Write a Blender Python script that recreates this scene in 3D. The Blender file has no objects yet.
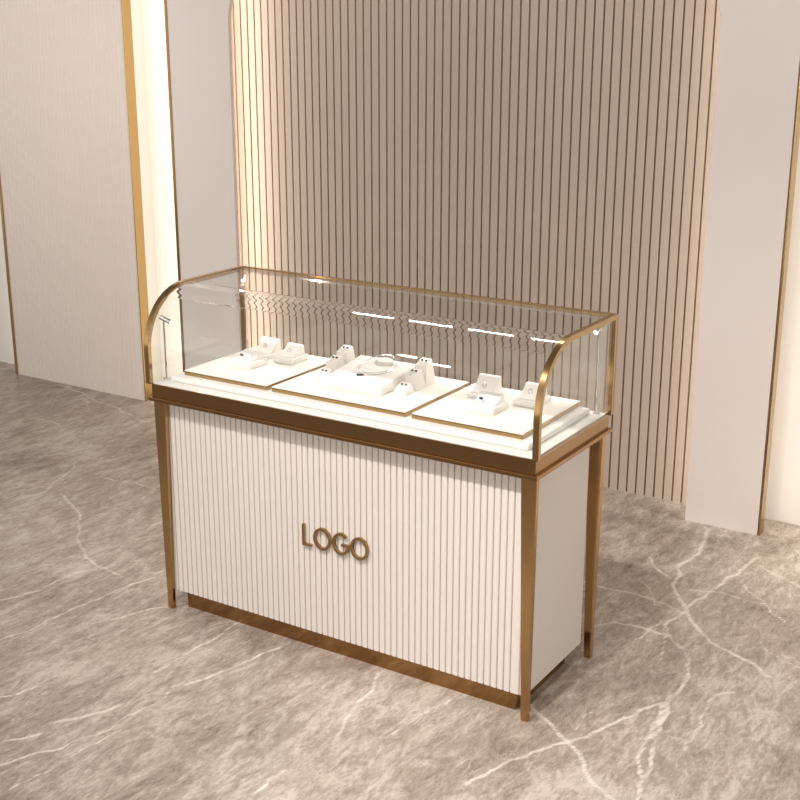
import bpy, bmesh, math
import numpy as np
from mathutils import Vector, Matrix

scene = bpy.context.scene
C = scene.collection
PI = math.pi

# ------------------------------------------------------------------ camera
cam_data = bpy.data.cameras.new('camera')
cam = bpy.data.objects.new('camera', cam_data)
C.objects.link(cam)
scene.camera = cam
cam_data.sensor_width = 36.0
cam_data.lens = 1251.4 / 800.0 * 36.0
cam_data.clip_start = 0.05
_p, _y, _r = 0.2933, 0.5651, 0.0008
F = Vector((-math.sin(_y) * math.cos(_p), math.cos(_y) * math.cos(_p), -math.sin(_p)))
R = Vector((math.cos(_y), math.sin(_y), 0.0))
U = R.cross(F)
R2 = R * math.cos(_r) + U * math.sin(_r)
U2 = U * math.cos(_r) - R * math.sin(_r)
m = Matrix((R2, U2, -F)).transposed().to_4x4()
m.translation = Vector((2.6001, -2.6877, 1.8079))
cam.matrix_world = m

# ------------------------------------------------------------------ world, lights, exposure
scene.view_settings.view_transform = 'Standard'
scene.view_settings.look = 'None'
scene.view_settings.gamma = 1.0
scene.view_settings.use_curve_mapping = False
scene.view_settings.exposure = 0.07

world = bpy.data.worlds.new('world')
scene.world = world
world.use_nodes = True
wn, wl = world.node_tree.nodes, world.node_tree.links
bg = wn['Background']


def wmath(op, a, b=None, clamp=False):
    n = wn.new('ShaderNodeMath')
    n.operation = op
    n.use_clamp = clamp
    for i, v in enumerate((a, b)):
        if v is None:
            continue
        if isinstance(v, (int, float)):
            n.inputs[i].default_value = v
        else:
            wl.new(v, n.inputs[i])
    return n.outputs[0]


# the open room around: bright low in front of the walls, dim overhead
wtc = wn.new('ShaderNodeTexCoord')
wsx = wn.new('ShaderNodeSeparateXYZ')
wl.new(wtc.outputs['Generated'], wsx.inputs[0])
W_BASE, W_FRONT, W_SIDE = .19, 1.36, .05
low = wmath('SUBTRACT', 1.0, wmath('MULTIPLY', wmath('POWER', wmath('ABSOLUTE', wsx.outputs[2]), .9), 1.25), True)
front_ = wmath('POWER', wmath('MULTIPLY', wsx.outputs[1], -1.0, True), .8)
left_ = wmath('MULTIPLY', wsx.outputs[0], -1.0, True)
ws = wmath('ADD', wmath('MULTIPLY', front_, W_FRONT), wmath('MULTIPLY', left_, W_SIDE))
ws = wmath('ADD', wmath('MULTIPLY', ws, low), W_BASE)
bg.inputs[0].default_value = (1.0, .955, .915, 1)
wl.new(ws, bg.inputs[1])


def area(name, loc, target, sx, sy, power, color=(1, .93, .85), spread=PI):
    d = bpy.data.lights.new(name, 'AREA')
    d.shape = 'RECTANGLE'
    d.size = sx
    d.size_y = sy
    d.energy = power
    d.color = color
    d.spread = spread
    o = bpy.data.objects.new(name, d)
    C.objects.link(o)
    o.location = loc
    o.rotation_euler = (Vector(target) - Vector(loc)).to_track_quat('-Z', 'Y').to_euler()
    return o


def spot(name, loc, target, power, radius, angle, color=(1, .93, .85), blend=.6):
    d = bpy.data.lights.new(name, 'SPOT')
    d.energy = power
    d.shadow_soft_size = radius
    d.spot_size = math.radians(angle)
    d.spot_blend = blend
    d.color = color
    o = bpy.data.objects.new(name, d)
    C.objects.link(o)
    o.location = loc
    o.rotation_euler = (Vector(target) - Vector(loc)).to_track_quat('-Z', 'Y').to_euler()
    return o


WARM = (1.0, .925, .81)
KEYC = (1.0, .945, .885)
# ceiling spots in front of the showcase
for x, y, w in ((-.55, -1.45, 105), (.52, -1.45, 98), (1.2, -1.45, 158), (-.50, -1.85, 44)):
    spot('key_fill_spot', (x, y, 2.9), (x * 1.0 + .45, .05, 0), w, .045, 78, KEYC, 1.0)
# added fill spots to brighten the left panel and the piers
spot('key_fill_spot', (-2.3, -.7, 2.9), (-2.2, 1.67, 1.2), 66, .028, 58, KEYC, 1.0)
spot('key_fill_spot', (-1.1, -.7, 2.9), (-1.2, 1.67, 1.25), 34, .028, 54, KEYC, 1.0)
spot('key_fill_spot', (1.5, -.7, 2.9), (1.30, 1.67, 1.45), 30, .045, 50, KEYC, 1.0)
# extra spots added to lift the open floor on either side
spot('key_fill_spot', (1.95, -1.5, 2.9), (1.72, -.55, 0), 150, .045, 50, KEYC, 1.0)
spot('key_fill_spot', (-1.3, -1.5, 2.9), (-1.0, .15, 0), 75, .045, 46, KEYC, 1.0)
# row of linear ceiling lights close to the wall
for i in range(5):
    area('ceiling_light', (-.80 + .335 * i, 1.62, 2.9), (-.80 + .335 * i, .9, 1.0), .25, .03, 1.6, KEYC)
# added out-of-view fill, brightens the right back wall mirrored in the gold band
area('wall_fill', (3.0, 1.52, 2.75), (3.0, 1.80, .3), 1.8, .10, 30, WARM, math.radians(64))
# warm strips tucked behind the panels, washing the back wall
area('strip_light', (-1.50, 1.655, 1.2), (-1.50, 1.80, 1.2), .26, 2.4, 2.5, WARM)
area('strip_light', (1.47, 1.66, 1.2), (1.52, 1.80, 1.2), .04, 2.4, .9, WARM)
area('strip_light', (-2.72, 1.70, 1.2), (-2.78, 1.80, 1.2), .04, 2.4, .28, WARM)
area('strip_light', (-1.05, 1.655, 1.2), (-1.00, 1.78, 1.2), .03, 2.4, 3.5, WARM)
area('strip_light', (1.18, 1.655, 1.2), (1.12, 1.78, 1.2), .03, 2.4, 1.6, WARM)

# ------------------------------------------------------------------ materials


def mat(name, color, rough=.5, metal=0.0, spec=.5, noise=0.0, nscale=40, bump=0.0, bscale=200):
    ma = bpy.data.materials.new(name)
    ma.use_nodes = True
    nt = ma.node_tree
    b = nt.nodes['Principled BSDF']
    b.inputs['Base Color'].default_value = (*color, 1)
    b.inputs['Roughness'].default_value = rough
    b.inputs['Metallic'].default_value = metal
    b.inputs['Specular IOR Level'].default_value = spec
    if noise or bump:
        tc = nt.nodes.new('ShaderNodeTexCoord')
    if noise:
        n = nt.nodes.new('ShaderNodeTexNoise')
        n.inputs['Scale'].default_value = nscale
        n.inputs['Detail'].default_value = 4
        nt.links.new(tc.outputs['Object'], n.inputs['Vector'])
        mx = nt.nodes.new('ShaderNodeMix')
        mx.data_type = 'RGBA'
        mx.inputs[6].default_value = (*[c * (1 - noise) for c in color], 1)
        mx.inputs[7].default_value = (*[min(1, c * (1 + noise)) for c in color], 1)
        nt.links.new(n.outputs['Fac'], mx.inputs[0])
        nt.links.new(mx.outputs[2], b.inputs['Base Color'])
    if bump:
        n2 = nt.nodes.new('ShaderNodeTexNoise')
        n2.inputs['Scale'].default_value = bscale
        nt.links.new(tc.outputs['Object'], n2.inputs['Vector'])
        bu = nt.nodes.new('ShaderNodeBump')
        bu.inputs['Strength'].default_value = bump
        bu.inputs['Distance'].default_value = .001
        nt.links.new(n2.outputs['Fac'], bu.inputs['Height'])
        nt.links.new(bu.outputs['Normal'], b.inputs['Normal'])
    return ma


GOLD = mat('brushed_gold', (.34, .195, .082), .18, 1.0, noise=.04, nscale=30)
FRAME = mat('polished_gold', (.46, .295, .132), .17, 1.0, noise=.04, nscale=30)
GOLD_TRIM = mat('gold_trim', (.47, .315, .140), .22, 1.0, noise=.04, nscale=30)
LEG = mat('leg_gold', (.46, .285, .13), .20, 1.0, noise=.04, nscale=30)
LENS = mat('lamp_lens', (.9, .9, .88), .3, noise=.01)
LENS.node_tree.nodes['Principled BSDF'].inputs['Emission Color'].default_value = (1, .95, .86, 1)
LENS.node_tree.nodes['Principled BSDF'].inputs['Emission Strength'].default_value = 3.0
LETTER = mat('letter_gold', (.40, .27, .12), .25, 1.0, noise=.04, nscale=30)
WHITE_PANEL = mat('white_lacquer', (.75, .69, .64), .45, noise=.012, nscale=8)
SIDE_PANEL = mat('white_lacquer_plain', (.80, .745, .70), .4, noise=.012, nscale=8)
DECK = mat('white_deck', (.86, .84, .80), .45, noise=.01)
RISER = mat('white_riser', (.86, .85, .83), .35, noise=.01)
TRAYTOP = mat('cream_tray', (.90, .865, .80), .55, noise=.01)
CUSH = mat('cream_microfibre', (.89, .835, .785), .75, noise=.02, nscale=60, bump=.15, bscale=600)
SILVER = mat('silver', (.86, .86, .86), .15, 1.0, noise=.02)
CHROME = mat('chrome', (.80, .80, .80), .18, 1.0, noise=.02)
GEM = mat('black_gem', (.012, .012, .016), .12, noise=.2)
PIER = mat('smooth_plaster', (.87, .795, .745), .6, noise=.012, nscale=3)
FLUTE = mat('fluted_wallpaper', (.86, .765, .69), .6, noise=.02, nscale=6)
SLAT = mat('wall_slat', (.55, .445, .365), .55, noise=.035, nscale=9)
SLATBACK = mat('slat_groove', (.27, .185, .13), .8, noise=.05)
CREAM = mat('cream_wall', (.84, .80, .74), .7, noise=.015, nscale=3)


def glass_mat(name, refract=0.0):
    ma = bpy.data.materials.new(name)
    ma.use_nodes = True
    nt = ma.node_tree
    for n in list(nt.nodes):
        nt.nodes.remove(n)
    out = nt.nodes.new('ShaderNodeOutputMaterial')
    fr = nt.nodes.new('ShaderNodeFresnel')
    # both faces reflect like an outer face
    ge = nt.nodes.new('ShaderNodeNewGeometry')
    im = nt.nodes.new('ShaderNodeMix')
    im.inputs[2].default_value = 1.45
    im.inputs[3].default_value = 1 / 1.45
    nt.links.new(ge.outputs['Backfacing'], im.inputs[0])
    nt.links.new(im.outputs[0], fr.inputs['IOR'])
    # a little procedural unevenness in the tint
    tc = nt.nodes.new('ShaderNodeTexCoord')
    no = nt.nodes.new('ShaderNodeTexNoise')
    no.inputs['Scale'].default_value = 2.0
    nt.links.new(tc.outputs['Object'], no.inputs['Vector'])
    mx = nt.nodes.new('ShaderNodeMix')
    mx.data_type = 'RGBA'
    mx.inputs[6].default_value = (.985, .99, .985, 1)
    mx.inputs[7].default_value = (.995, .995, .992, 1)
    nt.links.new(no.outputs['Fac'], mx.inputs[0])
    tr = nt.nodes.new('ShaderNodeBsdfTransparent')
    nt.links.new(mx.outputs[2], tr.inputs['Color'])
    gl = nt.nodes.new('ShaderNodeBsdfGlossy')
    gl.inputs['Roughness'].default_value = 0.01
    ms = nt.nodes.new('ShaderNodeMixShader')
    nt.links.new(fr.outputs[0], ms.inputs[0])
    thru = tr.outputs[0]
    if refract:
        rf = nt.nodes.new('ShaderNodeBsdfRefraction')
        rf.inputs['IOR'].default_value = 1.22
        rf.inputs['Roughness'].default_value = 0.0
        m2 = nt.nodes.new('ShaderNodeMixShader')
        m2.inputs[0].default_value = refract
        nt.links.new(tr.outputs[0], m2.inputs[1])
        nt.links.new(rf.outputs[0], m2.inputs[2])
        thru = m2.outputs[0]
    nt.links.new(thru, ms.inputs[1])
    nt.links.new(gl.outputs[0], ms.inputs[2])
    nt.links.new(ms.outputs[0], out.inputs['Surface'])
    return ma


GLASS = glass_mat('clear_glass')
BENT_GLASS = glass_mat('bent_glass', 1.0)

# ------------------------------------------------------------------ mesh helpers


def BM():
    return bmesh.new()


def add_box(bm, x0, x1, y0, y1, z0, z1):
    vs = [bm.verts.new(p) for p in ((x0, y0, z0), (x1, y0, z0), (x1, y1, z0), (x0, y1, z0),
                                    (x0, y0, z1), (x1, y0, z1), (x1, y1, z1), (x0, y1, z1))]
    for f in ((3, 2, 1, 0), (4, 5, 6, 7), (0, 1, 5, 4), (1, 2, 6, 5), (2, 3, 7, 6), (3, 0, 4, 7)):
        bm.faces.new([vs[i] for i in f])
    return vs


def add_frustum(bm, rects):
    """stack of rectangles [(x0,x1,y0,y1,z)...] joined into one closed solid"""
    rings = []
    for x0, x1, y0, y1, z in rects:
        rings.append([bm.verts.new(p) for p in ((x0, y0, z), (x1, y0, z), (x1, y1, z), (x0, y1, z))])
    bm.faces.new(rings[0][::-1])
    bm.faces.new(rings[-1])
    for a, b in zip(rings, rings[1:]):
        for i in range(4):
            j = (i + 1) % 4
            bm.faces.new((a[i], a[j], b[j], b[i]))


def add_prism(bm, pts, axis, a, b):
    """extrude a 2D outline along axis from a to b. axis 0: pts are (y,z); 1: (x,z); 2: (x,y)"""
    def P(p, t):
        return (t, p[0], p[1]) if axis == 0 else ((p[0], t, p[1]) if axis == 1 else (p[0], p[1], t))
    A = [bm.verts.new(P(p, a)) for p in pts]
    B = [bm.verts.new(P(p, b)) for p in pts]
    n = len(pts)
    bm.faces.new(A)
    bm.faces.new(B[::-1])
    for i in range(n):
        j = (i + 1) % n
        bm.faces.new((A[j], A[i], B[i], B[j]))


def add_strip(bm, outer, inner, axis, a, b, closed=False):
    """a bar following two matching 2D outlines, extruded along axis"""
    def P(p, t):
        return (t, p[0], p[1]) if axis == 0 else ((p[0], t, p[1]) if axis == 1 else (p[0], p[1], t))
    n = len(outer)
    V = [[bm.verts.new(P(q, t)) for q in pr] for pr, t in ((outer, a), (outer, b), (inner, a), (inner, b))]
    rng = range(n if closed else n - 1)
    for i in rng:
        j = (i + 1) % n
        oa, ob, ia, ib = V
        bm.faces.new((oa[i], ob[i], ob[j], oa[j]))
        bm.faces.new((ia[j], ib[j], ib[i], ia[i]))
        bm.faces.new((oa[j], ia[j], ia[i], oa[i]))
        bm.faces.new((ob[i], ib[i], ib[j], ob[j]))
    if not closed:
        for i in (0, n - 1):
            bm.faces.new((V[0][i], V[1][i], V[3][i], V[2][i]))


def add_tube(bm, pts, r, seg=12, closed=False, caps=True):
    pts = [Vector(p) for p in pts]
    n = len(pts)
    rs = r if isinstance(r, (list, tuple)) else [r] * n
    rings = []
    for i, p in enumerate(pts):
        if closed:
            t = pts[(i + 1) % n] - pts[i - 1]
        else:
            t = pts[min(i + 1, n - 1)] - pts[max(i - 1, 0)]
        t.normalize()
        up = Vector((0, 0, 1)) if abs(t.z) < .9 else Vector((1, 0, 0))
        a = t.cross(up).normalized()
        b = a.cross(t)
        rings.append([bm.verts.new(p + (a * math.cos(2 * PI * k / seg) + b * math.sin(2 * PI * k / seg)) * rs[i]) for k in range(seg)])
    for i in range(n if closed else n - 1):
        A, B = rings[i], rings[(i + 1) % n]
        for k in range(seg):
            l = (k + 1) % seg
            bm.faces.new((A[k], A[l], B[l], B[k]))
    if caps and not closed:
        bm.faces.new(rings[0])
        bm.faces.new(rings[-1][::-1])


def add_ball(bm, c, r, seg=10, sq=(1, 1, 1)):
    mt = Matrix.Translation(c) @ Matrix.Diagonal((sq[0] * r, sq[1] * r, sq[2] * r, 1))
    bmesh.ops.create_uvsphere(bm, u_segments=seg, v_segments=max(6, seg // 2 + 2), radius=1, matrix=mt)


def obj(name, bm, ma, parent=None, smooth=False, bevel=0.0, segs=2, loc=None):
    bmesh.ops.recalc_face_normals(bm, faces=bm.faces)
    if bevel:
        es = [e for e in bm.edges if len(e.link_faces) == 2 and e.calc_face_angle(0) > .5]
        bmesh.ops.bevel(bm, geom=es, offset=bevel, segments=segs, profile=.5, affect='EDGES', clamp_overlap=True)
    me = bpy.data.meshes.new(name)
    bm.to_mesh(me)
    bm.free()
    mats = ma if isinstance(ma, (list, tuple)) else [ma]
    for q in mats:
        me.materials.append(q)
    if smooth:
        me.shade_smooth()
        me.set_sharp_from_angle(angle=math.radians(35))
    o = bpy.data.objects.new(name, me)
    C.objects.link(o)
    if loc:
        o.location = loc
    if parent:
        o.parent = parent
    return o


def tag(o, label=None, cat=None, group=None, kind=None):
    if label:
        o['label'] = label
    if cat:
        o['category'] = cat
    if group:
        o['group'] = group
    if kind:
        o['kind'] = kind
    return o


def thing(name, label, cat, loc=(0, 0, 0), rz=0, group=None):
    o = bpy.data.objects.new(name, None)
    o.empty_display_size = .05
    C.objects.link(o)
    o.location = loc
    o.rotation_euler = (0, 0, rz)
    return tag(o, label, cat, group)


def dup(root, loc, label, rz=None):
    r = root.copy()
    C.objects.link(r)
    r.location = loc
    if rz is not None:
        r.rotation_euler = (0, 0, rz)
    r['label'] = label
    for ch in list(root.children):
        c = ch.copy()
        C.objects.link(c)
        c.parent = r
        for g in ch.children:
            d = g.copy()
            C.objects.link(d)
            d.parent = c
    return r


# ------------------------------------------------------------------ floor (veined marble)
VEINS = [
    (1, [(-1.055, 0.538), (-0.926, 0.48), (-0.822, 0.422), (-0.699, 0.303), (-0.583, 0.202), (-0.482, 0.143), (-0.389, 0.122), (-0.304, 0.109)]),
    (0.8, [(-0.496, -0.243), (-0.444, -0.12), (-0.437, 0.053), (-0.378, 0.159)]),
    (0.8, [(-0.277, -0.431), (-0.248, -0.318), (-0.249, -0.171), (-0.231, -0.012), (-0.192, 0.161)]),
    (0.7, [(-0.09, -0.153), (-0.05, -0.061), (-0.007, 0.008), (0.041, 0.099)]),
    (0.8, [(0.259, -0.323), (0.263, -0.199), (0.272, -0.096), (0.27, 0.06)]),
    (0.9, [(0.382, -0.332), (0.418, -0.221), (0.446, -0.119), (0.478, 0.035)]),
    (0.8, [(0.172, -0.815), (0.231, -0.732)]),
    (0.8, [(0.256, -0.888), (0.296, -0.792), (0.357, -0.658), (0.369, -0.501), (0.358, -0.348)]),
    (1, [(0.224, -0.666), (0.273, -0.593), (0.304, -0.511)]),
    (0.9, [(0.908, -0.336), (0.873, -0.241), (0.85, -0.145), (0.816, 0.046)]),
    (0.8, [(0.874, -0.648), (0.871, -0.574), (0.881, -0.517)]),
    (0.7, [(-1.155, 0.371), (-1.123, 0.522), (-1.259, 0.814)]),
    (0.7, [(-1.036, 0.768), (-0.89, 0.791), (-0.766, 0.776)]),
    (0.9, [(-2.24, 1.644), (-2.088, 1.611), (-1.876, 1.536), (-1.632, 1.474), (-1.407, 1.43)]),
    (0.7, [(-1.957, 1.546), (-1.815, 1.435), (-1.771, 1.386)]),
    (0.7, [(-1.945, 1.179), (-1.825, 1.182), (-1.708, 1.148)]),
    (0.6, [(-0.009, -0.66), (0.012, -0.534), (0.059, -0.365)]),
    (0.6, [(0.363, -0.948), (0.385, -0.806), (0.391, -0.636)]),
    (1.2, [(1.237, 1.593), (1.294, 1.377), (1.295, 1.274), (1.3, 1.159), (1.315, 1.045), (1.378, 0.95), (1.43, 0.881), (1.48, 0.806), (1.558, 0.722), (1.629, 0.692), (1.775, 0.608)]),
    (1, [(1.166, 1.223), (1.213, 1.152), (1.289, 1.094)]),
    (1, [(1.494, 1.432), (1.469, 1.286), (1.451, 1.132), (1.417, 0.889), (1.406, 0.742)]),
    (1, [(1.058, 0.91), (1.169, 0.906), (1.253, 0.915), (1.328, 0.901), (1.409, 0.867)]),
    (1.1, [(1.221, 0.625), (1.261, 0.69), (1.314, 0.7), (1.374, 0.698), (1.438, 0.7), (1.511, 0.632), (1.548, 0.547), (1.577, 0.461), (1.582, 0.398), (1.596, 0.267), (1.611, 0.169), (1.629, 0.067), (1.664, -0.07)]),
    (0.9, [(1.717, 0.471), (1.675, 0.424), (1.676, 0.362), (1.684, 0.275), (1.697, 0.177), (1.701, 0.113)]),
    (1, [(1.578, 0.331), (1.545, 0.266), (1.526, 0.204), (1.476, 0.083), (1.433, -0.013), (1.384, -0.089), (1.339, -0.172), (1.317, -0.265), (1.296, -0.329)]),
    (1.1, [(1.261, 0.097), (1.307, 0.065), (1.375, 0.019), (1.418, -0.011), (1.481, -0.055), (1.511, -0.09), (1.549, -0.144), (1.634, -0.188)]),
    (1, [(1.679, -0.16), (1.637, -0.036), (1.596, 0.102), (1.584, 0.181), (1.569, 0.293)]),
    (0.7, [(1.42, 0.047), (1.415, 0.103), (1.421, 0.156)]),
    (0.8, [(1.521, 1.177), (1.617, 1.085), (1.712, 0.978)]),
    (0.8, [(1.515, 1.364), (1.6, 1.311), (1.681, 1.26)]),
    (0.7, [(1.36, 0.611), (1.369, 0.711), (1.386, 0.786)]),
    (0.7, [(1.47, 0.533), (1.435, 0.659), (1.416, 0.741)]),
    (0.7, [(1.379, 1.04), (1.468, 1.079), (1.557, 1.065), (1.635, 1.079)]),
    (0.7, [(1.322, 0.872), (1.267, 0.969), (1.209, 1.025)]),
    (0.6, [(1.682, 0.816), (1.749, 0.746), (1.834, 0.707)]),
    (0.6, [(1.016, -0.238), (1.031, -0.11), (1.061, 0.002)]),
]


def build_floor():
    # one floor sheet: fine grid where the marble shows, coarse rim outside it
    fx = np.arange(-3.3, 2.2001, .010)
    fy = np.arange(-1.2, 2.0001, .010)
    xs = np.concatenate(([-7, -5], fx, [3.5, 6]))
    ys = np.concatenate(([-6, -4, -2.4], fy))
    X, Y = np.meshgrid(xs, ys)
    nx, ny = len(xs), len(ys)
    co = np.stack([X.ravel(), Y.ravel(), np.zeros(nx * ny)], 1)
    D = np.full(nx * ny, 1.0)
    px, py = co[:, 0], co[:, 1]
    rng = np.random.default_rng(7)
    for w, pts in VEINS:
        for _ in range(3):                      # break every stretch up into small kinks
            q = [pts[0]]
            for a, b_ in zip(pts, pts[1:]):
                ln = math.hypot(b_[0] - a[0], b_[1] - a[1])
                if ln > .03:
                    k = rng.normal(0, .07) * ln
                    q.append(((a[0] + b_[0]) / 2 - (b_[1] - a[1]) / ln * k, (a[1] + b_[1]) / 2 + (b_[0] - a[0]) / ln * k))
                q.append(b_)
            pts = q
        for (x0, y0), (x1, y1) in zip(pts, pts[1:]):
            dx, dy = x1 - x0, y1 - y0
            t = np.clip(((px - x0) * dx + (py - y0) * dy) / (dx * dx + dy * dy + 1e-12), 0, 1)
            d = np.hypot(px - x0 - t * dx, py - y0 - t * dy) / w
            D = np.minimum(D, d)
    idx = np.arange(nx * ny).reshape(ny, nx)
    quads = np.stack([idx[:-1, :-1], idx[:-1, 1:], idx[1:, 1:], idx[1:, :-1]], -1).reshape(-1, 4)
    me = bpy.data.meshes.new('floor')
    me.vertices.add(len(co))
    me.vertices.foreach_set('co', co.ravel())
    me.loops.add(quads.size)
    me.loops.foreach_set('vertex_index', quads.ravel().astype(np.int32))
    me.polygons.add(len(quads))
    me.polygons.foreach_set('loop_start', np.arange(0, quads.size, 4, dtype=np.int32))
    me.update(calc_edges=True)
    at = me.attributes.new('vein', 'FLOAT', 'POINT')
    at.data.foreach_set('value', D.astype(np.float32))
    ma = bpy.data.materials.new('veined_marble')
    ma.use_nodes = True
    nt = ma.node_tree
    N, L = nt.nodes, nt.links
    b = N['Principled BSDF']

    def math_(op, a, bb=None, cc=None, clamp=False):
        n = N.new('ShaderNodeMath')
        n.operation = op
        n.use_clamp = clamp
        for i, v in enumerate((a, bb, cc)):
            if v is None:
                continue
            if isinstance(v, (int, float)):
                n.inputs[i].default_value = v
            else:
                L.new(v, n.inputs[i])
        return n.outputs[0]

    def ramp(v, stops):
        n = N.new('ShaderNodeValToRGB')
        e = n.color_ramp.elements
        while len(e) > 1:
            e.remove(e[-1])
        for i, (p, c) in enumerate(stops):
            q = e[0] if i == 0 else e.new(p)
            q.position = p
            q.color = (*c, 1) if len(c) == 3 else c
        L.new(v, n.inputs[0])
        return n.outputs[0]

    def mix(f, a, bb, kind='MIX'):
        n = N.new('ShaderNodeMix')
        n.data_type = 'RGBA'
        n.blend_type = kind
        for i, v in ((0, f), (6, a), (7, bb)):
            if isinstance(v, tuple):
                n.inputs[i].default_value = (*v, 1)
            elif isinstance(v, (int, float)):
                n.inputs[i].default_value = v
            else:
                L.new(v, n.inputs[i])
        return n.outputs[2]

    def noise(vec, scale, detail=6, rough=.55, dist=0.0):
        n = N.new('ShaderNodeTexNoise')
        n.inputs['Scale'].default_value = scale
        n.inputs['Detail'].default_value = detail
        n.inputs['Roughness'].default_value = rough
        n.inputs['Distortion'].default_value = dist
        L.new(vec, n.inputs['Vector'])
        return n.outputs['Fac']

    tc = N.new('ShaderNodeTexCoord')
    mp = N.new('ShaderNodeMapping')           # streaks run roughly along depth
    mp.inputs['Rotation'].default_value = (0, 0, math.radians(14))
    mp.inputs['Scale'].default_value = (2.1, .75, 1)
    L.new(tc.outputs['Object'], mp.inputs['Vector'])
    sv = mp.outputs[0]
    ov = tc.outputs['Object']
    big = noise(ov, 1.7, 3, .5, .4)
    cloud = noise(sv, 2.6, 9, .66, 1.2)
    fine = noise(sv, 13, 10, .74, .7)
    grain = noise(sv, 55, 8, .78, .3)
    v = math_('ADD', math_('MULTIPLY', cloud, .28), math_('ADD', math_('MULTIPLY', fine, .42), math_('ADD', math_('MULTIPLY', big, .20), math_('MULTIPLY', grain, .30))))
    base = ramp(v, ((.47, (.150, .113, .09)), (.535, (.270, .217, .180)), (.60, (.375, .314, .266)), (.68, (.56, .49, .425))))
    # rusty patches
    pat = ramp(noise(ov, 2.4, 6, .6, .6), ((.55, (0, 0, 0)), (.72, (1, 1, 1))))
    base = mix(math_('MULTIPLY', pat, .38), base, (.27, .185, .135))
    # hairline secondary veins: iso-lines of a warped noise
    h = noise(sv, 1.9, 5, .55, 1.0)
    hl = math_('ABSOLUTE', math_('SUBTRACT', h, .5))
    hair = math_('SUBTRACT', 1.0, math_('DIVIDE', hl, .0045), clamp=True)
    gate = ramp(noise(ov, 3.1, 3), ((.48, (0, 0, 0)), (.62, (1, 1, 1))))
    hair = math_('MULTIPLY', hair, math_('MULTIPLY', gate, .55))
    base = mix(hair, base, (.66, .59, .52))
    # crackle of short angular veins
    wv = N.new('ShaderNodeVectorMath')
    wv.operation = 'MULTIPLY_ADD'
    nz = N.new('ShaderNodeTexNoise')
    nz.inputs['Scale'].default_value = 5.0
    nz.inputs['Detail'].default_value = 5
    L.new(sv, nz.inputs['Vector'])
    L.new(nz.outputs['Color'], wv.inputs[0])
    wv.inputs[1].default_value = (.34, .34, .34)
    L.new(sv, wv.inputs[2])
    vo = N.new('ShaderNodeTexVoronoi')
    vo.feature = 'DISTANCE_TO_EDGE'
    vo.inputs['Scale'].default_value = 4.2
    L.new(wv.outputs[0], vo.inputs['Vector'])
    crk = math_('SUBTRACT', 1.0, math_('DIVIDE', vo.outputs['Distance'], .022), clamp=True)
    gate3 = ramp(noise(ov, 4.3, 4), ((.50, (0, 0, 0)), (.66, (1, 1, 1))))
    base = mix(math_('MULTIPLY', crk, math_('MULTIPLY', gate3, .42)), base, (.70, .63, .56))
    fleck = ramp(noise(sv, 30, 5, .6, .4), ((.64, (0, 0, 0)), (.74, (1, 1, 1))))
    base = mix(math_('MULTIPLY', fleck, .35), base, (.22, .165, .13))
    # main veins laid in as a distance field, with ragged edges
    vn = N.new('ShaderNodeAttribute')
    vn.attribute_name = 'vein'
    rag = noise(ov, 26, 8, .75, .5)
    rag2 = noise(ov, 7, 4, .6)
    d = math_('ADD', vn.outputs['Fac'], math_('MULTIPLY', math_('SUBTRACT', rag, .5), .016))
    core = math_('SUBTRACT', 1.0, math_('DIVIDE', math_('ABSOLUTE', d), .0070), clamp=True)
    halo = math_('SUBTRACT', 1.0, math_('DIVIDE', d, .035), clamp=True)
    gate2 = ramp(rag2, ((.34, (.35, .35, .35)), (.56, (1, 1, 1))))
    core = math_('MULTIPLY', math_('POWER', core, .7), math_('MULTIPLY', gate2, .90))
    base = mix(math_('MULTIPLY', math_('MULTIPLY', halo, halo), math_('MULTIPLY', rag2, .30)), base, (.56, .49, .42))
    base = mix(core, base, (.84, .77, .69))
    L.new(base, b.inputs['Base Color'])
    rr = math_('ADD', .20, math_('MULTIPLY', fine, .10))
    L.new(rr, b.inputs['Roughness'])
    b.inputs['Specular IOR Level'].default_value = .27
    me.materials.append(ma)
    o = bpy.data.objects.new('floor', me)
    C.objects.link(o)
    tag(o, kind='structure')


build_floor()

# ------------------------------------------------------------------ walls
TOP = 2.7
bm = BM()
add_box(bm, -6.0, 4.5, 1.80, 1.92, 0, TOP)
tag(obj('wall_back', bm, CREAM), kind='structure')

# slatted wall inside the arch
PITCH = .03816
bm = BM()
g0 = 1.0745
k = -2
edges = []
while g0 - k * PITCH > -1.22:
    edges.append(g0 - k * PITCH)
    k += 1
add_box(bm, edges[-1], edges[0], 1.794, 1.7995, 0, TOP)
nb = len(bm.faces)
for r_, l_ in zip(edges, edges[1:]):
    add_box(bm, l_ + .0036, r_ - .0036, 1.780, 1.7938, 0, TOP)
for i, f in enumerate(bm.faces):
    f.material_index = 1 if i < nb else 0
tag(obj('wall_slatted', bm, [SLAT, SLATBACK]), kind='structure')

# smooth front board with the round-cornered arch opening
OL, OR, SP, RA = -1.000, 1.150, 1.80, .28
PL, PR = -1.342, 1.425
Y0, Y1 = 1.620, 1.640
inner = [(OL, 0), (OL, SP)]
for i in range(1, 13):
    a = PI - i * (PI / 2) / 12
    inner.append((OL + RA + RA * math.cos(a), SP + RA * math.sin(a)))
for i in range(0, 13):
    a = PI / 2 - i * (PI / 2) / 12
    inner.append((OR - RA + RA * math.cos(a), SP + RA * math.sin(a)))
inner.append((OR, 0))
bm = BM()
add_prism(bm, [(PR, 0), (PR, TOP), (PL, TOP), (PL, 0)] + inner, 1, Y0, Y1)
tag(obj('wall_arch', bm, PIER), kind='structure')

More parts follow.
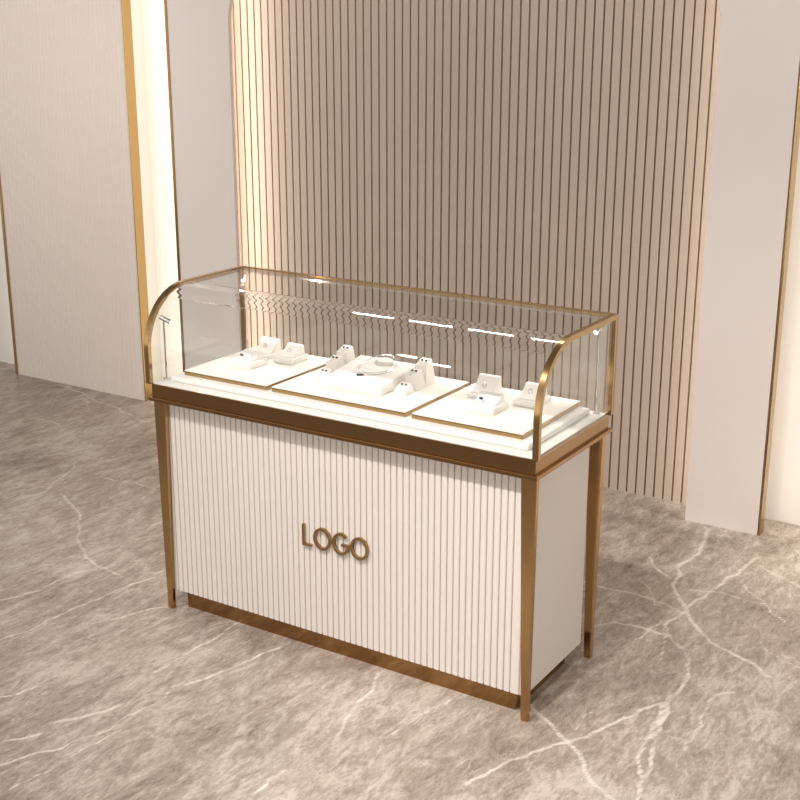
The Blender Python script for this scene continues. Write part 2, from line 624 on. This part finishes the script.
# gold trims of the front board
bm = BM()
add_box(bm, PR + .0055, PR + .0100, 1.620, 1.668, 0, TOP)
tag(obj('trim_1', bm, GOLD_TRIM), kind='structure')
bm = BM()
add_box(bm, PL - .014, PL, 1.617, 1.66, 0, TOP)
tag(obj('trim_2', bm, GOLD), kind='structure')

# fluted panel on the left: a box standing off the back wall with gold edges
LX0, LX1 = -2.590, -1.671
bm = BM()
nfl = 34
w = (LX1 - LX0) / nfl
front = []
SUB = 10
for i in range(nfl * SUB + 1):
    ph = (i % SUB) / SUB
    front.append((LX0 + i * w / SUB, 1.6735 + .0022 * math.cos(2 * PI * ph)))
pts = front + [(LX1, 1.725), (LX0, 1.725)]
add_prism(bm, pts, 2, 0, TOP)
tag(obj('wall_left', bm, FLUTE, smooth=True), kind='structure')
bm = BM()
add_box(bm, LX1 - .03, LX1 + .008, 1.7255, 1.7995, 0, TOP)
tag(obj('wall_return', bm, CREAM), kind='structure')
bm = BM()
add_box(bm, LX1 + .0055, LX1 + .0110, 1.669, 1.7250, 0, TOP)
tag(obj('trim_3', bm, GOLD_TRIM), kind='structure')
bm = BM()
add_box(bm, LX0 - .012, LX0, 1.667, 1.72, 0, TOP)
tag(obj('trim_4', bm, GOLD_TRIM), kind='structure')

# ------------------------------------------------------------------ the showcase
LEN, DEP = 1.30, .46
ZD, ZL0, ZL1, ZT = .755, .700, .712, 1.044
case = thing('display_showcase', 'white fluted jewellery showcase with gold frame and curved glass top standing on marble floor', 'display case')

# cabinet carcass and fluted front
CZ = .064
bm = BM()
add_box(bm, .0125, 1.2765, .0415, .390, CZ + .0008, ZL0)
cab = obj('cabinet_body', bm, SIDE_PANEL, case, bevel=.0015)
bm = BM()
gp = .0202
ed = [1.2507 - k * gp for k in range(0, 62)]
ed[0] = 1.2595
ed[-1] = .0120
add_box(bm, .0120, 1.2768, .0355, .0414, CZ, ZL0)
for r_, l_ in zip(ed, ed[1:]):
    prof = [(l_ + .0013, .0354), (l_ + .0017, .0300), (l_ + .0038, .0285), (r_ - .0038, .0285), (r_ - .0017, .0300), (r_ - .0013, .0354)]
    add_prism(bm, prof, 2, CZ, ZL0)
add_prism(bm, [(1.2605, .0354), (1.2610, .0295), (1.2768, .0295), (1.2768, .0354)], 2, CZ, ZL0)
obj('fluted_front', bm, WHITE_PANEL, case)

# plinth
bm = BM()
add_box(bm, .054, 1.240, .052, .365, 0, CZ - .0003)
obj('plinth', bm, GOLD, case, bevel=.001)

# band under the glass and the projecting lip
bm = BM()
add_box(bm, 0, LEN, 0, DEP, ZL1, ZD - .001)
obj('skirt_band', bm, GOLD, case, bevel=.001)
bm = BM()
add_box(bm, -.0085, LEN + .0085, -.0085, DEP + .0085, ZL0 + .0005, ZL1)
obj('lip', bm, GOLD, case, bevel=.0015)
bm = BM()
add_box(bm, .007, LEN - .007, .003, DEP - .004, ZD - .001, ZD + .0015)
obj('deck', bm, DECK, case)

# tapering legs
for tx, fx_, y0, y1, fy0, fy1 in ((.0170, .0145, .010, .0278, .012, .027), (1.2770, 1.2845, .010, .0278, .012, .027),
                                  (.0170, .0145, .424, .450, .428, .448), (1.2770, 1.2815, .424, .450, .428, .448)):
    bm = BM()
    add_frustum(bm, [(fx_ - .0105, fx_ + .0105, fy0, fy1, 0), (tx - .0225, tx + .0225, y0, y1, ZL0)])
    obj('leg', bm, LEG, case, bevel=.002)

# glass profile in (y, z)
RC = .185
Y_F, Y_B = -.012, DEP


def profile(off, n=28, bottom=ZD):
    """outline of the curved end, inset by off; from front bottom over the bend to back bottom"""
    cy, cz, r = Y_F + RC, ZT - RC, RC - off
    pts = [(Y_F + off, bottom)]
    for i in range(n + 1):
        a = PI - i * (PI / 2) / n
        pts.append((cy + r * math.cos(a), cz + r * math.sin(a)))
    return pts


for x0, x1 in ((-.012, .005), (LEN - .005, LEN + .012)):
    bm = BM()
    o_ = profile(0) + [(Y_B, ZT), (Y_B, ZD)]
    i_ = profile(.015) + [(Y_B - .015, ZT - .015), (Y_B - .015, ZD)]
    add_strip(bm, o_, i_, 0, x0, x1)
    obj('end_frame', bm, FRAME, case, bevel=.0008, segs=1, smooth=True)
bm = BM()
add_box(bm, .005, LEN - .005, Y_B - .011, Y_B, ZT - .011, ZT)
obj('back_rail', bm, FRAME, case)
# strip and lamp added under the back rail to fill the shaded interior
bm = BM()
add_box(bm, .02, LEN - .02, Y_B - .0245, Y_B - .0115, ZT - .0165, ZT - .0095)
obj('fill_strip', bm, CHROME, case)
area('case_fill', (LEN / 2, Y_B - .020, ZT - .0175), (LEN / 2, Y_B - .10, ZD), LEN - .06, .008, 1.45, (1, .94, .85), math.radians(150))
# end panes
for xa in (-.006, LEN + .002):
    bm = BM()
    i_ = profile(.0155) + [(Y_B - .0155, ZT - .0155), (Y_B - .0155, ZD)]
    add_prism(bm, i_, 0, xa, xa + .004)
    obj('end_pane', bm, GLASS, case)
# back pane
bm = BM()
add_box(bm, .0055, LEN - .0055, Y_B - .010, Y_B - .005, ZD + .002, ZT - .0115)
obj('back_pane', bm, GLASS, case)
# curved front and top sheet: 6 mm thick, the bend is slightly uneven as hot-bent glass is
bm = BM()
cy, cz = Y_F + RC, ZT - RC
NB = 96
A_, W_, T0 = .00014, 3.7, .62
oo, ii, kinds = [], [], []
oo.append((Y_F + .002, ZD + .002)); ii.append((Y_F + .008, ZD + .002))
for i in range(NB + 1):
    t = i / NB
    a = PI - t * PI / 2
    env = min(1, max(0, (t - T0) / .05))
    rip = A_ * math.sin(2 * PI * W_ * (t - T0) / (1 - T0)) * env
    oo.append((cy + (RC - .002 + rip) * math.cos(a), cz + (RC - .002 + rip) * math.sin(a)))
    ii.append((cy + (RC - .008) * math.cos(a), cz + (RC - .008) * math.sin(a)))
oo.append((Y_B - .012, ZT - .002)); ii.append((Y_B - .012, ZT - .008))
n0 = len(bm.faces)
add_strip(bm, oo, ii, 0, .0055, LEN - .0055)
bm.faces.ensure_lookup_table()
for f in bm.faces:
    c_ = f.calc_center_median()
    ang = math.atan2(c_.z - cz, -(c_.y - cy))
    rad = math.hypot(c_.y - cy, c_.z - cz)
    if c_.y < cy and ang > (T0 if rad > RC - .005 else T0 + .024) * PI / 2:
        f.material_index = 1
g = obj('curved_pane', bm, [GLASS, BENT_GLASS], case, smooth=True)

# raised LOGO lettering
YF, YBK = .0195, .0284
LZ0, LZ1 = .341, .4075


def arc_ring(cx, cz_, rx, rz, st, a0, a1, n):
    o, i = [], []
    for k in range(n + 1):
        a = a0 + (a1 - a0) * k / n
        o.append((cx + rx * math.cos(a), cz_ + rz * math.sin(a)))
        i.append((cx + (rx - st) * math.cos(a), cz_ + (rz - st) * math.sin(a)))
    return o, i


ST = .0080
zc, rz_ = (LZ0 + LZ1) / 2, (LZ1 - LZ0) / 2 + .001
bm = BM()
add_prism(bm, [(.5440, LZ0), (.5770, LZ0), (.5770, LZ0 + ST * .9), (.5440 + ST, LZ0 + ST * .9), (.5440 + ST, LZ1), (.5440, LZ1)], 1, YF, YBK)
obj('letter_l', bm, LETTER, case, bevel=.0006)
for cx in (.6150, .7450):
    bm = BM()
    o_, i_ = arc_ring(cx, zc, .0305, rz_, ST, 0, 2 * PI, 40)
    add_strip(bm, o_[:-1], i_[:-1], 1, YF, YBK, closed=True)
    obj('letter_o', bm, LETTER, case)
bm = BM()
o_, i_ = arc_ring(.6810, zc, .0290, rz_, ST, math.radians(46), math.radians(352), 36)
add_strip(bm, o_, i_, 1, YF, YBK)
add_box(bm, .6830, .7100, YF + .0002, YBK, zc - ST * .75, zc + ST * .2)
obj('letter_g', bm, LETTER, case)

# slim stem spotlights in the corners
for x, y, z, dx, dy in ((.008, .060, .945, .9, .35), (.020, .436, 1.015, .35, -.9), (1.274, .430, 1.006, -.15, -1.0)):
    pole = BM()
    add_tube(pole, [(x, y, ZD + .001), (x, y, z)], .0032, 10)
    add_tube(pole, [(x, y, ZD + .001), (x, y, ZD + .006)], .010, 16)
    po = obj('stem_light', pole, SILVER, case, smooth=True)
    hd = BM()
    d = Vector((dx, dy, -.45)).normalized()
    p0 = Vector((x, y, z))
    add_tube(hd, [p0 - d * .012, p0 + d * .022], .0072, 16)
    add_tube(hd, [p0 + d * .0215, p0 + d * .0245], .0078, 16)
    obj('lamp_head', hd, CHROME, po, smooth=True)
    ln = BM()
    add_tube(ln, [p0 + d * .0246, p0 + d * .0254], .0060, 16)
    obj('lens', ln, LENS, po)
    tgt = (.50, .25, ZD) if x < .5 else (.82, .25, ZD)
    spot('lamp_beam', tuple(p0 + d * .030), tgt, .40, .006, 120, (1, .93, .82), .8)

# ------------------------------------------------------------------ on the deck: riser and trays
ZR0, ZR1 = ZD + .0016, .7745
bm = BM()
add_box(bm, .040, 1.258, .042, .425, ZR0, ZR1)
o = obj('riser_board', bm, RISER, bevel=.006, segs=4, smooth=True)
tag(o, 'long white riser board with rounded edges lying on the showcase deck under three trays', 'riser')

ZT0, ZTT = ZR1 + .0002, .790
TY0, TY1 = .072, .424


def tray(x0, x1, label):
    t = thing('display_tray', label, 'tray', ((x0 + x1) / 2, (TY0 + TY1) / 2, ZT0), 0, 'display trays on the riser')
    hx, hy = (x1 - x0) / 2, (TY1 - TY0) / 2
    bm = BM()
    add_box(bm, -hx, hx, -hy, hy, 0, ZTT - ZT0 - .0030)
    obj('gold_edge', bm, FRAME, t, bevel=.0005)
    bm = BM()
    add_box(bm, -hx, hx, -hy, hy, ZTT - ZT0 - .0030, ZTT - ZT0)
    obj('tray_top', bm, TRAYTOP, t, bevel=.0006)
    return t


tray(.070, .388, 'cream display tray at the left end of the showcase carrying three ring stands')
tray(.407, .868, 'wide cream display tray in the middle of the showcase carrying the necklace cushion')
tray(.888, 1.226, 'cream display tray at the right end of the showcase beside the curved gold frame')

# ------------------------------------------------------------------ ring stands


def ring_stand(label, loc, w, d, slab_h, ramp_h, rz=0):
    t = thing('ring_stand', label, 'ring stand', loc, rz, 'cream ring stands on the end trays')
    bm = BM()
    add_box(bm, -w / 2, w / 2, -d / 2, d / 2, 0, slab_h)
    obj('base', bm, CUSH, t, bevel=.004, segs=3, smooth=True)
    # concave ramp sweeping up from the front to a blunt crest at the back
    y0, y1 = -d / 2 + .012, d / 2 - .010
    prof = [(y0, slab_h), (y0, slab_h + .003)]
    for i in range(1, 13):
        s = i / 12
        prof.append((y0 + (y1 - y0 - .016) * s, slab_h + .003 + (ramp_h - .003) * s ** 1.7))
    prof += [(y1 - .006, slab_h + ramp_h), (y1, slab_h)]
    bm = BM()
    add_prism(bm, prof, 0, -w / 2 + .007, w / 2 - .007)
    obj('ramp', bm, CUSH, t, smooth=True, bevel=.0012)
    return t


def ring_on(label, loc, r, gem, rz=0, tilt=.5):
    t = thing('finger_ring', label, 'ring', loc, rz, 'rings on the ring stands')
    bm = BM()
    pts = []
    for k in range(28):
        a = 2 * PI * k / 28
        v = Vector((r * math.cos(a), 0, r * math.sin(a) + r * .55))
        pts.append(Matrix.Rotation(-tilt, 3, 'X') @ v)
    add_tube(bm, pts, .0011, 8, closed=True)
    obj('band', bm, SILVER, t, smooth=True)
    top = Matrix.Rotation(-tilt, 3, 'X') @ Vector((0, -.001, r * 1.62))
    bm = BM()
    s = .0058 if gem else .0026
    add_ball(bm, top, s, 10, (1.25, .9, .75))
    obj('stone', bm, GEM if gem else SILVER, t, smooth=not gem)
    if gem:
        bm = BM()
        for k in range(6):
            a = 2 * PI * k / 6
            add_ball(bm, top + Vector((.0068 * math.cos(a), -.0005, .0045 * math.sin(a))), .0016, 6)
        obj('setting', bm, SILVER, t, smooth=True)
    return t


STANDS = (
    # x, y, w, d, slab, ramp, gem, where
    (.2040, .2200, .078, .088, .020, .024, True, 'left', 'lowest ring stand at the front of the left tray', 'ring with a dark oval stone on the front stand of the left tray'),
    (.1720, .3500, .078, .086, .012, .040, False, 'left', 'taller ring stand at the back left of the left tray', 'plain silver ring on the back left stand of the left tray'),
    (.2800, .3350, .070, .090, .018, .032, False, 'left', 'ring stand at the back right of the left tray nearest the middle tray', 'plain silver ring on the back right stand of the left tray'),
    (1.0490, .2100, .080, .088, .020, .026, True, 'right', 'lowest ring stand at the front of the right tray', 'ring with a dark oval stone on the front stand of the right tray'),
    (.9790, .3270, .080, .086, .012, .044, False, 'right', 'taller ring stand at the back left of the right tray', 'plain silver ring on the back left stand of the right tray'),
    (1.1230, .3300, .074, .090, .018, .034, False, 'right', 'ring stand behind the curved gold frame at the back right of the right tray', 'plain silver ring on the back right stand of the right tray'),
)
for x, y, w, d, sh, rh, gem, side, lab, rlab in STANDS:
    ring_stand('cream ' + lab, (x, y, ZTT), w, d, sh, rh)
    # surface height of the ramp where the ring sits
    y0, y1 = -d / 2 + .012, d / 2 - .026
    s = .14 if gem else .52
    yy = y0 + (y1 - y0) * s
    zz = sh + .003 + (rh - .003) * s ** 1.7
    ring_on('small silver ' + rlab, (x + (-.012 if gem else -.004), y + yy, ZTT + zz + .0005), .0085 if gem else .0060, gem, 0, .55)
    if gem:
        s = .42
        yy = y0 + (y1 - y0) * s
        zz = sh + .003 + (rh - .003) * s ** 1.7
        t = ring_on('plain silver ring beside the dark stone ring on the %s front stand' % side, (x + .015, y + yy, ZTT + zz + .0005), .0060, False, 0, .55)

# ------------------------------------------------------------------ necklace cushion and necklace
bm = BM()
CX0, CX1, CY0, CY1 = .528, .731, .158, .358
HF, HB = .025, .050
v = add_box(bm, CX0, CX1, CY0, CY1, 0, HF)
v[6].co.z = HB
v[7].co.z = HB
for q in (v[4], v[5]):
    q.co.y += .006
for q in bm.verts:
    q.co.x -= (CX0 + CX1) / 2
    q.co.y -= (CY0 + CY1) / 2
cu = thing('necklace_cushion', 'large square cream cushion sloping up to the back on the middle tray under the necklace', 'jewellery cushion', ((CX0 + CX1) / 2, (CY0 + CY1) / 2, ZTT))
obj('pad', bm, CUSH, cu, bevel=.0045, segs=3, smooth=True)


def cush_z(y):
    return ZTT + HF + (HB - HF) * (y - CY0 - .006) / (CY1 - CY0 - .006)


NX, NY = .632, .290
bm = BM()
rest = []
tilt_c = math.atan2(HB - HF, CY1 - CY0)
mt = Matrix.Translation((NX + .004 - (CX0 + CX1) / 2, .325 - (CY0 + CY1) / 2, cush_z(.325) - ZTT)) @ Matrix.Rotation(tilt_c, 4, 'X')
for rr, zz in ((.030, -.001), (.030, .009), (.027, .012)):
    rest.append([bm.verts.new(mt @ Vector((rr * math.cos(2 * PI * k / 28), rr * .62 * math.sin(2 * PI * k / 28), zz))) for k in range(28)])
bm.faces.new(rest[0][::-1])
bm.faces.new(rest[-1])
for a, b in zip(rest, rest[1:]):
    for k in range(28):
        bm.faces.new((a[k], a[(k + 1) % 28], b[(k + 1) % 28], b[k]))
obj('neck_rest', bm, CUSH, cu, smooth=True)

nk = thing('necklace', 'fine silver necklace with a dark pendant draped in a loop on the cream cushion', 'necklace', (NX, NY, cush_z(NY)))
for sx, sy, dz in ((.058, .064, .002), (.053, .058, .0045)):
    bm = BM()
    pts = []
    for k in range(64):
        a = 2 * PI * k / 64
        x, y = sx * math.cos(a), sy * math.sin(a)
        lift = max(0, y / sy) ** 2 * .013
        pts.append((x, y, cush_z(NY + y) - cush_z(NY) + dz + lift))
    add_tube(bm, pts, .00125, 8, closed=True)
    obj('chain', bm, SILVER, nk, smooth=True)
bm = BM()
pz = cush_z(NY - .078) - cush_z(NY) + .004
add_ball(bm, (-.014, -.079, pz), .0062, 10, (1.1, .8, .6))
add_ball(bm, (-.006, -.074, pz), .0055, 10, (1.3, .7, .6))
obj('pendant', bm, GEM, nk)
bm = BM()
add_tube(bm, [(-.003, -.0725, pz), (.004, -.0635, pz)], .0013, 8)
obj('bail', bm, SILVER, nk)

# ------------------------------------------------------------------ earring blocks with studs
BL = ((0, .014, .030, 'low front', .034, .048), (.055, .043, .057, 'middle', .034, .056), (.112, .061, .076, 'tall back', .034, .056))
for side, bx in (('left', .488), ('right', .768)):
    for dy, hf, hb, which, td, bd in BL:
        y = .200 + dy
        t = thing('earring_block', 'cream %s earring block on the %s side of the necklace cushion' % (which, side), 'earring stand', (bx, y, ZTT), 0, 'earring blocks beside the necklace cushion')
        bm = BM()
        hw = .020
        vs = [bm.verts.new(p) for p in ((-hw, 0, 0), (hw, 0, 0), (hw + .001, bd, 0), (-hw - .001, bd, 0),
                                        (-hw, .002, hf), (hw, .002, hf), (hw - .003, td + .004, hb), (-hw + .003, td + .004, hb))]
        for f in ((3, 2, 1, 0), (4, 5, 6, 7), (0, 1, 5, 4), (1, 2, 6, 5), (2, 3, 7, 6), (3, 0, 4, 7)):
            bm.faces.new([vs[i] for i in f])
        obj('block', bm, CUSH, t, bevel=.0018, segs=2, smooth=True)
        bm = BM()                      # small bent silver mark in front of the studs
        ys = .0095
        zs = hf + (hb - hf) * (ys - .002) / (td + .002)
        add_tube(bm, [(-.007, ys, zs + .0002), (-.0035, ys - .0018, zs - .0002), (0, ys, zs + .0002)], .0008, 6)
        tag(obj('mark', bm, SILVER, t), 'small silver mark on the top')
        for sx, nm in ((-.0065, 'left'), (.0065, 'right')):
            ys = .023
            zs = hf + (hb - hf) * (ys - .002) / (td + .002)
            e = thing('earring_stud', 'black stud earring, %s one on the %s block %s of the necklace' % (nm, which, side), 'earring', (bx + sx, y + ys, ZTT + zs), 0, 'black stud earrings')
            bm = BM()
            add_ball(bm, (0, -.0003, .0022), .0038, 12, (1, 1, .9))
            obj('stone', bm, GEM, e, smooth=True)
            bm = BM()
            add_tube(bm, [(0, 0, .0002), (0, 0, .0010)], .0040, 12)
            obj('setting', bm, SILVER, e)
